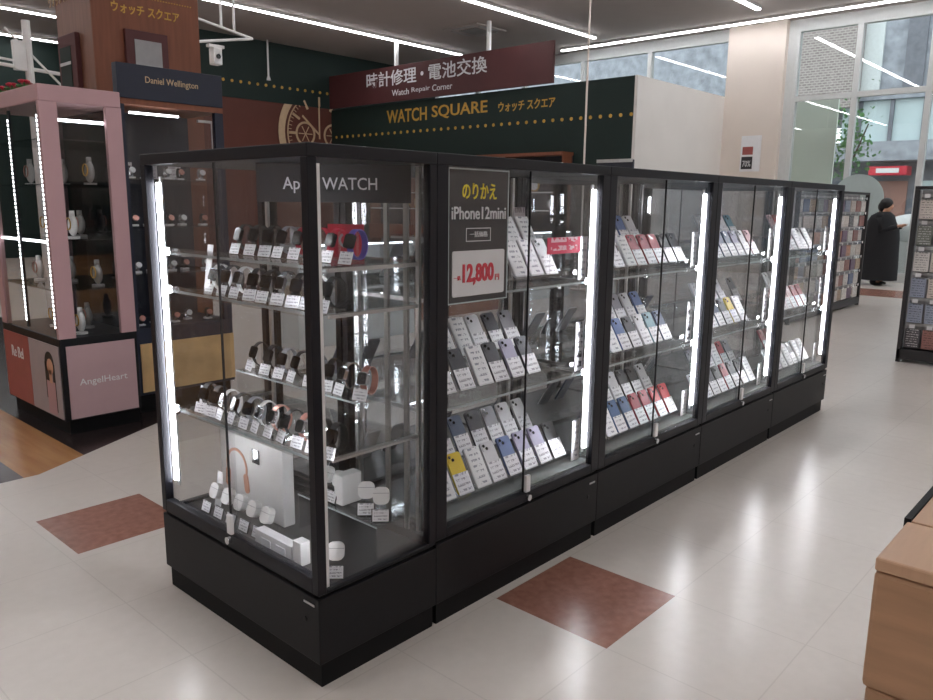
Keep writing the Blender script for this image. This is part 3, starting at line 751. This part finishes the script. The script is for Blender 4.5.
# ------------------------------------------------------------------ corner case contents
def c1(u, v): return (v, .91-u)     # case-local (right, depth) -> world
pcard_me = MB().box(-.025, .025, -.0015, 0, 0, .036).mesh('price_card'); pcard_me.materials.append(M['card'])
def watch_protos():
    P_ = {}
    for nm, bandm, facem in (('black', 'rubber', 'glassblack'), ('white', 'white', 'glassblack'), ('grey', 'ph_grey', 'glassblack'), ('red', 'red', 'glassblack'), ('pink', 'rose', 'glassblack'),
                             ('silver', 'silver', 'glassblack'), ('violet', 'purple', 'glassblack')):
        band = MB().loop((0, 0, .052), .029, .04, .022, .0028, 22).mesh('band'); band.materials.append(M[bandm])
        for p_ in band.polygons: p_.use_smooth = False
        case_ = MB().rbox(0, 0, .034, .04, -.006, .006, .009).xf(Matrix.Translation((0, -.03, .062)) @ Matrix.Rotation(-.35, 4, 'X')).mesh('watch_case'); case_.materials.append(M['silver' if nm in ('white', 'silver', 'pink') else 'lens'])
        scr = MB().rbox(0, 0, .03, .036, -.0075, -.0062, .008).xf(Matrix.Translation((0, -.03, .062)) @ Matrix.Rotation(-.35, 4, 'X')).mesh('screen'); scr.materials.append(M[facem])
        P_[nm] = (band, case_, scr)
    return P_
WP = watch_protos()
stand_me = MB().box(-.018, .018, -.012, .02, 0, .008).box(-.003, .003, -.002, .003, .008, .085).mesh('stand'); stand_me.materials.append(M['acryl'])
def swatch(colr, u, v, z, label, group, rz=-PI/2):
    x, y = c1(u, v)
    t = thing('smartwatch', label, 'watch', (x, y, z), rz+random.uniform(-.25, .25), group)
    a, b_, c_ = WP[colr]
    link('band', a, t); cs = link('watch_case', b_, t); link('screen', c_, cs); link('stand', stand_me, t)
    pcd = link('price_card', pcard_me, t, (0, -.052, 0), (-.35, 0, 0))
    return t
def wr(level, z, v, us, cols, vjit=.0):
    for i, (u, cl) in enumerate(zip(us, cols)):
        swatch(cl, u, v+vjit*(i % 2), z, '%s smartwatch with card, %s from left, %s of corner case' % (cl, ordn[i], level), 'smartwatches in the corner case')
step = lambda n, a, b: [a+(b-a)*i/(n-1) for i in range(n)]
wr('top shelf', 1.2055, .2, step(8, .30, .86), ['black', 'black', 'black', 'grey', 'red', 'red', 'red', 'violet'])
wr('second shelf', 1.0785, .12, step(9, .27, .86), ['white', 'black', 'white', 'black', 'black', 'silver', 'black', 'white', 'black'])
wr('middle shelf front', .6655, .12, step(11, .16, .86), ['black', 'black', 'white', 'black', 'grey', 'white', 'pink', 'black', 'pink', 'black', 'black'])
# raised acrylic bridge for the rear row of the middle shelf
def bridge(u0, u1, v0, v1, z0, z1, label):
    x0, y1 = c1(u0, v0); x1, y0 = c1(u1, v1)
    b = MB().box(x0, x1, y0, y1, z1-.005, z1).box(x0, x1, y0, y0+.005, z0, z1-.005).box(x0, x1, y1-.005, y1, z0, z1-.005)
    o = b.build('acrylic_bridge', M['acryl']); tag(o, label, 'stand', 'acrylic bridges in the corner case')
    e = MB().box(x0-.0015, x0-.0002, y0, y1, z1-.005, z1).build('bright_edge', M['edge'], o)
    return o
bridge(.20, .86, .20, .33, .665+.0005, .80, 'long clear acrylic bridge at the back of the middle shelf in the corner case')
wr('raised bridge over the middle shelf', .8005, .27, step(8, .25, .82), ['black', 'black', 'grey', 'black', 'silver', 'black', 'silver', 'pink'])
# small white blank cards standing
def scard(u, v, z, h, label, w=.026):
    x, y = c1(u, v)
    t = thing('blank_card', label, 'card', (x, y, z), -PI/2, 'blank white cards in the corner case'); t.rotation_euler = (-.15, 0, -PI/2)
    MB().box(-w/2, w/2, 0, .002, 0, h).build('card_face', M['paper'], t); MB().box(-w/2+.004, w/2-.004, .002, .012, 0, .003).build('card_foot', M['acryl'], t)
    return t
scard(.17, .12, 1.0815, .15, 'narrow white card at the left end of the second shelf in the corner case', .035)
scard(.09, .12, .6665, .07, 'narrow white card at the left end of the middle shelf in the corner case')
scard(.22, .25, .8015, .07, 'narrow white card at the left end of the raised bridge in the corner case')
scard(.13, .14, .293, .13, 'tall white card behind the earphone cases at the left of the corner case', .04)
ic = thing('picture_card', 'grey card with a small orange picture on the top shelf of the corner case', 'card', (.33, .50, 1.2055), -PI/2)
MB().box(-.055, .055, 0, .003, 0, .085).build('card_face', M['rackgrey'], ic)
MB().box(-.01, .02, -.0015, -.0002, .01, .075, 0).build('picture', M['orange'], ic)
MB().box(-.05, .05, .003, .02, 0, .003).build('card_foot', M['acryl'], ic)
rk = thing('red_picture_card', 'red product card behind the red-banded watches on the corner case top shelf', 'card', (.36, .30, 1.2055), -PI/3)
MB().box(-.06, .06, 0, .003, 0, .10).build('card_face', M['red'], rk)
MB().ring((0, .05), .016, .024, -.0015, -.0002, 20).build('printed_ring', M['rackgrey'], rk)
MB().box(-.06, .06, .003, .02, 0, .003).build('card_foot', M['acryl'], rk)
# earphones
pod_me = MB().rbox(0, .027, .05, .054, -.011, .011, .018).mesh('charging_case')
pod_me.materials.append(M['white'])
podb_me = MB().rbox(0, .035, .0502, .0015, -.0113, .0113, .0006).mesh('lid_seam'); podb_me.materials.append(M['ph_grey'])
podb2 = MB().box(-.02, .02, -.006, .022, 0, .006).mesh('rest'); podb2.materials.append(M['acryl'])
cardframe_me = MB().box(-.028, .028, -.003, 0, 0, .04).mesh('card_holder'); cardframe_me.materials.append(M['signcard'])
def pod(u, v, z, label, rz=-PI/2):
    x, y = c1(u, v)
    t = thing('earphone_case', label, 'earphones', (x, y, z), rz, 'earphone cases in the corner case')
    link('rest', podb2, t)
    c_ = link('charging_case', pod_me, t, (0, .004, .042), (-.35, 0, 0)); link('lid_seam', podb_me, c_)
    h_ = link('card_holder', cardframe_me, t, (0, -.03, 0), (-.3, 0, 0)); link('price_card', pcard_me, h_, (0, -.0035, .002))
    return t
for i, u in enumerate(step(5, .14, .46)):
    pod(u, .12, .293, 'white earphone case, %s from left, front of the corner case floor' % ordn[i])
bridge(.49, .888, .235, .43, .293, .416, 'clear acrylic bridge carrying earphones on the corner case floor')
for i, u in enumerate((.56, .63)):
    pod(u, .29, .4165, 'white earphone case on acrylic bridge, %s seen through the left pane' % ('left one', 'right one')[i])
for i, u in enumerate((.775, .845)):
    pod(u, .29, .4165, 'white earphone case on acrylic bridge, %s seen through the right pane' % ('left one', 'right one')[i], -PI/4)
pod(.84, .115, .293, 'white earphone charging case alone beside the near corner post', -PI/4)
# white boxes
bx = thing('white_box', 'flat white product box beside the earphones on the acrylic bridge', 'box', (.30, .235, .4165), 0)
MB().box(-.035, .045, -.012, .03, 0, .1, .003).build('carton', M['white'], bx)
bl = thing('long_white_box', 'long white box lying at the front right of the corner case floor', 'box', (.09, .335, .293))
MB().box(-.015, .02, -.10, .10, 0, .045, .002).build('carton', M['paper'], bl)
for k in (-.05, .03): MB().box(-.022, -.0195, k-.025, k+.025, .0, .032).build('price_card', M['card'], bl)
bs = thing('small_white_box', 'small upright white box standing by the near corner post', 'box', (.085, .20, .293))
MB().box(-.015, .02, -.02, .02, 0, .075, .002).build('carton', M['white'], bs)
hx = thing('headphone_box', 'large white box with copper headphones pictured on its front', 'box', (.20, .65, .293))
MB().box(0, .045, -.195, .195, 0, .27, .003).build('carton', M['white'], hx)
MB().ring((0, 0), .058, .068, -.002, 0, 32, -20, 200).xf(Matrix.Translation((0, 0, .15)) @ Matrix.Rotation(-PI/2, 4, 'Z') ).build('printed_band', M['orange_hp'], hx, (-.001, .085, .0))
for s_ in (-1, 1):
    MB().rbox(0, 0, .028, .07, -.003, 0, .013).xf(Matrix.Rotation(-PI/2, 4, 'Z') @ Matrix.Rotation(s_*.12, 4, 'Y')).build('printed_ear_cup', M['orange_hp'], hx, (-.001, .085+s_*.06, .1))
MB().box(-.004, -.0005, -.06, -.02, .19, .24).build('printed_mark', M['glassblack'], hx)

# ------------------------------------------------------------------ wooden counter near the camera
ct = thing('wooden_counter', 'light oak laminate counter corner nearest the camera', 'counter', (.165, -1.335, 0))
MB().box(.0, .2, -1.2, 0, .0, .56, .006).build('lower_body', M['counter_wood'], ct)
MB().box(-.006, .2, -1.2, .006, .562, .775, .008).build('upper_body', M['counter_wood'], ct)
MB().box(-.006, .2, -1.2, .006, .776, .8, .004).build('worktop', M['counter_top'], ct)
ct2 = thing('wooden_shelf_counter', 'second oak counter with a dark edging behind the near counter', 'counter', (.37, -1.335, 0))
MB().box(.0, .9, -1.2, 0, 0, .775, .004).build('body', M['counter_wood'], ct2)
MB().box(.0, .9, -1.2, 0, .776, .80, .002).build('worktop', M['counter_top'], ct2)
MB().box(.0, .9, .0005, .012, .77, .803).build('dark_edging', M['kick'], ct2)

# ------------------------------------------------------------------ racks
pkcols = [srgb(*c) for c in ((186, 164, 142), (206, 196, 190), (118, 96, 118), (74, 72, 76), (188, 138, 112), (150, 158, 176), (112, 116, 108), (214, 210, 206), (150, 106, 100), (98, 110, 140))]
names_ = ('tan', 'cream', 'mauve', 'black', 'orange', 'pale blue', 'olive', 'white', 'brown', 'blue')
pkm = []
for i, c in enumerate(pkcols):
    pkm.append(printed('packet_%d' % i, c, tuple(min(1, v*.35+(.5 if i in (3, 6) else 0)) for v in c), 8, .6, 12))
def packet_mesh(i, w, h):
    b = MB().box(-w/2, w/2, -.012, .006, -h, 0, .003, 1); me = b.mesh('packet'); me.materials.append(pkm[i]); return me
hook_me = None
def rack(name, label, origin, rz, w, h, rows_, cols, word, seed):
    rnd = random.Random(seed)
    t = thing('display_rack', label, 'rack', origin, rz)
    MB().box(0, .035, 0, .05, 0.0, h, .003).build('upright', M['rack'], t); MB().box(w-.035, w, 0, .05, 0.0, h, .003).build('upright', M['rack'], t)
    MB().box(0, w, 0, .38, 0.03, .12, .003).build('base', M['rack'], t)
    MB().box(0, w, .0, .06, h, h+.03, .003).build('top_rail', M['rack'], t)
    MB().box(0.035, w-.035, .12, .14, .12, h).build('back_board', M['rackgrey'], t)
    MB().box(0.0, .02, .05, .38, .12, h).build('side_panel', M['rackgrey'], t)
    for c in range(2): MB().cyl((.04+c*(w-.08), .2, 0), (.04+c*(w-.08), .2, .03), .025).build('caster', M['rubber'], t)
    Mt = Matrix.Translation(origin) @ Matrix.Rotation(rz, 4, 'Z')
    ph = (h-.16)/rows_; pw = (w-.07)/cols
    meshes = {}
    for r in range(rows_):
        z = h-.05-r*ph
        MB().box(.035, w-.035, .108, .12, z-.012, z+.012).build('hook_rail', M['alu'], t)
        base_i = rnd.randrange(len(pkcols))
        for c in range(cols):
            x = .035+pw*(c+.5)
            i = rnd.choice((0, 1, 7, 1, 7, 4, 5, 2, 6, 1, 3, 8, 9, 0))
            if i not in meshes: meshes[i] = packet_mesh(i, pw*.88, ph*.74)
            o = link('packet', meshes[i], None); p_ = Mt @ Vector((x, .05+rnd.uniform(-.012, .012), z-.035)); o.location = p_; o.rotation_euler = (0, 0, rz)
            rown = ordn[r] if r else 'top'
            tag(o, '%s packet, %s from left, %s row of the %s rack' % (names_[i], ordn[c] if c < 12 else 'far', rown, word), 'packet', 'packets on the %s rack' % word)
            MB().box(x-.022, x+.022, -.004, -.002, z-.02, z+.012).cyl((x, -.002, z), (x, .108, z), .003, n=5).build('price_hook', M['paper'], t)
    return t
rack('r', 'dark merchandise rack of hanging packets at the right edge', (6.55, .10, 0), -PI/2, .9, 1.54, 6, 6, 'right-hand', 3)
rack('l', 'dark merchandise rack of small packets beyond the far end of the glass cases', (8.05, 1.6, 0), 0, 2.75, 1.56, 7, 12, 'far', 5)

# ------------------------------------------------------------------ pale disc stand, person
ds = thing('round_sticker', 'pale grey round disc standing at the window above the far rack', 'sign', (14.8, 2.9, 0))
MB().ring((0, 1.55), .001, .46, -.01, .01, 40).xf(Matrix.Rotation(PI/2, 4, 'Z')).build('disc', M['disc'], ds)
MB().cyl((0, 0, 0), (0, 0, 1.1), .02).cyl((0, 0, 0), (0, 0, .02), .2, n=20).build('stand', M['alu'], ds)

def person(loc, rz):
    t = thing('person', 'person in a long black coat standing by the window, seen in profile', 'person', loc, rz)
    # local: facing +X, height ~1.55
    bm = bmesh.new()
    J = [((0, 0, .78), .12), ((0, 0, .95), .115), ((0.0, 0, 1.12), .12), ((.02, 0, 1.24), .10), ((.05, 0, 1.30), .05), ((.075, 0, 1.37), .065), ((.085, 0, 1.43), .085), ((.07, 0, 1.5), .06)]
    edges = [(0, 1), (1, 2), (2, 3), (3, 4), (4, 5), (5, 6), (6, 7)]
    for s_ in (-1, 1):
        n = len(J)
        J += [((.01, s_*.15, 1.23), .055), ((.06, s_*.19, 1.0), .042), ((.28, s_*.13, 1.06), .032), ((.34, s_*.11, 1.08), .028)]
        edges += [(3, n), (n, n+1), (n+1, n+2), (n+2, n+3)]
        n = len(J)
        J += [((0, s_*.09, .72), .085), ((.02, s_*.09, .42), .06), ((0, s_*.09, .08), .04), ((.12, s_*.1, .035), .032)]
        edges += [(0, n), (n, n+1), (n+1, n+2), (n+2, n+3)]
        for f in range(5):       # fingers
            k = len(J); dy = (f-2)*.017
            if f == 4: J += [((.36, s_*(.11)-s_*.03, 1.09), .009), ((.39, s_*.11-s_*.045, 1.115), .008)]
            else: J += [((.385, s_*.11+dy, 1.085+.0), .009), ((.40, s_*.11+dy, 1.10+.004*f), .008)]
            edges += [(n-1, k), (k, k+1)]
    # nose
    k = len(J); J += [((.18, 0, 1.415), .012)]; edges += [(6, k)]
    vs = [bm.verts.new(p) for p, r in J]
    for a, b_ in edges: bm.edges.new((vs[a], vs[b_]))
    me = bpy.data.meshes.new('body'); bm.to_mesh(me); bm.free()
    o = link('body', me, t); me.materials.append(M['skin'])
    sk = o.modifiers.new('skin', 'SKIN'); sk.use_smooth_shade = True
    for i, (p, r) in enumerate(J): me.skin_vertices[0].data[i].radius = (r, r)
    me.skin_vertices[0].data[0].use_root = True
    o.modifiers.new('sub', 'SUBSURF').levels = 1; o.modifiers['sub'].render_levels = 1
    # coat: lofted rings
    prof = [(.10, .03, .33, .28), (.35, .03, .325, .27), (.6, .03, .31, .26), (.85, .03, .30, .25), (1.0, .02, .29, .25), (1.15, .01, .23, .24), (1.25, .02, .19, .22), (1.31, .035, .11, .12), (1.32, .05, .075, .075)]
    b = MB(); rings = []
    for z, cx, rx, ry in prof: rings.append([b.bm.verts.new((cx+rx*math.cos(a*PI/12), ry*math.sin(a*PI/12), z)) for a in range(24)])
    for A, B in zip(rings, rings[1:]):
        for i in range(24): b.bm.faces.new((A[i], A[(i+1) % 24], B[(i+1) % 24], B[i]))
    b.build('coat', M['coat'], t, smooth=True)
    for s_ in (-1, 1):
        MB().cyl((.01, s_*.16, 1.23), (.06, s_*.2, .98), .075, .06).sph((.06, s_*.2, .98), .062).cyl((.06, s_*.2, .98), (.30, s_*.13, 1.06), .06, .045).sph((.01, s_*.16, 1.23), .078).build('sleeve', M['coat'], t, smooth=True)
        MB().cyl((0, s_*.09, .04), (.01, s_*.09, .5), .06, .085).build('trouser_leg', M['trouser'], t, smooth=True)
        MB().sph((.06, s_*.095, .035), .06, 1.9, .8, .58).build('shoe', M['rubber'], t, smooth=True)
    MB().sph((.055, 0, 1.465), .108, 1.02, .92, .95, 16).sph((-.01, 0, 1.41), .085, .8, .95, 1.1, 14).build('hair', M['hair'], t, smooth=True)
    MB().sph((.155, .03, 1.435), .009).sph((.155, -.03, 1.435), .009).build('eyes', M['glassblack'], t)
    MB().box(.155, .165, -.02, .02, 1.375, 1.382, .002).build('mouth', M['red'], t)
    return t
person((14.25, 2.3, 0), -PI/2)
wt = thing('added_white_shape', 'added bright white rounded kiosk outside the window just beyond the person', 'shape', (16.9, 2.2, -.02))  # rounded white form added to give the outdoor brightness past the person
MB().cyl((0, 0, 0), (0, 0, .75), .62, .7, n=32).build('base', M['white'], wt)
MB().sph((0, 0, .95), .8, 1, 1, .45, 24).build('shell', M['white'], wt, smooth=True)
# ------------------------------------------------------------------ watch shop furniture seen through the glass
def counter(x, y, label, n):
    t = thing('glass_counter', label, 'counter', (x, y, 0), 0)
    MB().box(0, 1.5, 0, .55, 0, .72, .004).build('cabinet', M['wood_red' if n % 2 else 'facade_light'], t)
    MB().box(0, 1.5, 0, .55, .98, 1.0).build('glass_top', M['glass'], t)
    MB().box(0, 1.5, 0, .01, .72, .98).build('front_pane', M['glass'], t)
    MB().box(.02, 1.48, .02, .03, .965, .979).build('light_bar', M['led_soft'], t)
    MB().box(.0, .02, 0, .55, .72, .98).build('end_panel', M['alu'], t); MB().box(1.48, 1.5, 0, .55, .72, .98).build('end_panel', M['alu'], t)
    MB().box(.02, 1.48, .53, .55, .72, .98).build('back_board', M['white'], t)
    return t
counter(3.0, 4.3, 'low white glass watch counter behind the rear cases, nearest one', 0)
counter(5.2, 4.9, 'low wooden glass watch counter behind the rear cases, middle one', 1)
counter(7.2, 5.2, 'low white glass watch counter behind the rear cases, farthest one', 2)
for n_, (xx, yy) in enumerate(((3.0, 4.3), (5.2, 4.9), (7.2, 5.2))):
    for k in range(5):
        trinket('wrist_watch', 'wrist watch on a cushion inside a low watch counter', (xx+.2+k*.26, yy+.2, .7205), 0, 'watches in the low counters', 'watch', (M['rubber' if k % 2 else 'silver'], M['white'], M['white']))
wcb = thing('wall_cabinet', 'dark wall cabinet with lit shelves under the gold lettering', 'cabinet', (11.28, 12.5, 0))
MB().box(-.4, 0, -5.5, 0, 0, .9, .004).build('lower_cabinet', M['wood_red'], wcb)
MB().box(-.05, 0, -5.5, 0, .9, 2.3).build('back_board', M['darkint'], wcb)
for z in (1.25, 1.6, 1.95): MB().box(-.35, -.05, -5.5, 0, z, z+.02).build('shelf', M['white'], wcb)
MB().box(-.36, -.0, -5.5, 0, 2.3, 2.36).build('top_board', M['wood_red'], wcb)
for i in range(5): MB().box(-.35, -.05, -5.5+i*1.37, -5.48+i*1.37, .9, 2.3).build('divider', M['wood_red'], wcb)
for i in range(12):
    cl = thing('table_clock', 'round table clock on the lit shelves of the dark wall cabinet', 'clock', (11.05, 7.3+i*.43, (1.27, 1.62, 1.97)[i % 3]), -PI/2, 'clocks in the wall cabinet')
    MB().ring((0, .12), .09, .11, -.02, .02, 24).build('rim', M['gold' if i % 2 else 'silver'], cl)
    MB().ring((0, .12), .0005, .09, -.012, .01, 24).build('dial', M['paper'], cl)
    MB().box(-.06, .06, -.02, .03, 0, .014).build('foot', M['wood_red'], cl)

# ------------------------------------------------------------------ outside
struct(MB().box(XE+.3, 45, -20, 30, -.15, -.02).build('ground_outside', M['asphalt']))
ob = thing('opposite_building', 'grey metal-clad building with glazing across the street', 'building', (24, 0, -.02))
MB().box(0, 8, -20, 30, 4.5, 7.6).build('upper_cladding', M['facade'], ob)
MB().box(-.4, -.1, 5.7, 8.2, 4.3, 14).build('brick_screen', M['lattice'], ob)
MB().box(-.02, 8, -20, 7.2, 7.6, 12).build('top_screen', M['facade_dark'], ob)
MB().box(.5, 8, -20, 30, 0, 3.1).build('ground_floor', M['facade_dark'], ob)
MB().box(.2, .4, -20, 6.2, 3.3, 4.5).build('glazing_band', M['facade_glass'], ob)
MB().box(-.3, .5, -20, 30, 2.75, 3.3, .01).build('canopy', M['facade'], ob)
for i in range(30):
    y = -19+i*.85
    MB().box(.1, .2, y, y+.1, 3.3, 4.5).build('glazing_bar', M['facade_dark'], ob)
for i in range(26):
    y = -19+i*1.1
    MB().box(-.08, -.0, y, y+.5, 4.7, 7.2).build('cladding_rib', M['facade_light' if i % 3 else 'facade_dark'], ob)
sgn = MB().box(-.25, .3, 4.2, 5.2, 2.35, 2.6, .01).build('red_shop_sign', M['redsign'], ob)
MB().box(-.26, -.251, 4.4, 5.0, 2.41, 2.54).build('sign_panel', M['white'], sgn)
MB().box(.45, .5, 3.0, 4.0, .3, 2.2).build('shop_window', M['facade_glass'], ob)
MB().box(.45, .5, 4.3, 5.2, .3, 2.2).build('shop_poster', M['orange'], ob)
bd = MB().box(15.5, 15.56, 3.62, 4.75, 0, 3.5).build('sage_board', M['sage']); tag(bd, 'pale sage green board standing just outside the lower left window pane', 'board')
tr = thing('street_tree', 'young leafy tree outside between board and building', 'tree', (19.2, 4.45, -.02))
MB().cyl((0, 0, 0), (0, 0, 3.4), .07, .04).cyl((0, 0, 2.2), (.3, -.3, 3.4), .03, .015).build('trunk', M['bark'], tr)
b = MB(); rnd = random.Random(2)
for i in range(420):
    p_ = Vector((rnd.gauss(0, .28), rnd.gauss(0, .22), rnd.gauss(2.85, .55)))
    m_ = Matrix.Translation(p_) @ Matrix.Rotation(rnd.uniform(0, 6), 4, Vector((rnd.random(), rnd.random(), rnd.random())).normalized()) @ Matrix.Diagonal((.09, .05, .004, 1))
    bmesh.ops.create_cube(b.bm, size=1, matrix=m_)
b.build('foliage', M['leaf'], tr)

# ------------------------------------------------------------------ light
w = bpy.data.worlds.new('world'); sc.world = w; w.use_nodes = True
nt = w.node_tree; nt.nodes.clear()
o_ = nt.nodes.new('ShaderNodeOutputWorld'); bg = nt.nodes.new('ShaderNodeBackground'); sky = nt.nodes.new('ShaderNodeTexSky')
sky.sky_type = 'HOSEK_WILKIE'; sky.turbidity = 8; sky.sun_direction = (0.2, -.5, .8)
mx = nt.nodes.new('ShaderNodeMix'); mx.data_type = 'RGBA'; mx.inputs[0].default_value = .75
mx.inputs[7].default_value = (.93, .96, 1, 1); nt.links.new(sky.outputs[0], mx.inputs[6])
nt.links.new(mx.outputs[2], bg.inputs[0]); bg.inputs[1].default_value = 3.3; nt.links.new(bg.outputs[0], o_.inputs[0])
sc.view_settings.view_transform = 'Standard'; sc.view_settings.look = 'None'; sc.view_settings.gamma = 1; sc.view_settings.use_curve_mapping = False
sc.view_settings.exposure = 0.0
sc.cycles.transparent_max_bounces = 40; sc.cycles.max_bounces = 8; sc.cycles.glossy_bounces = 4
sc.cycles.caustics_reflective = False; sc.cycles.caustics_refractive = False
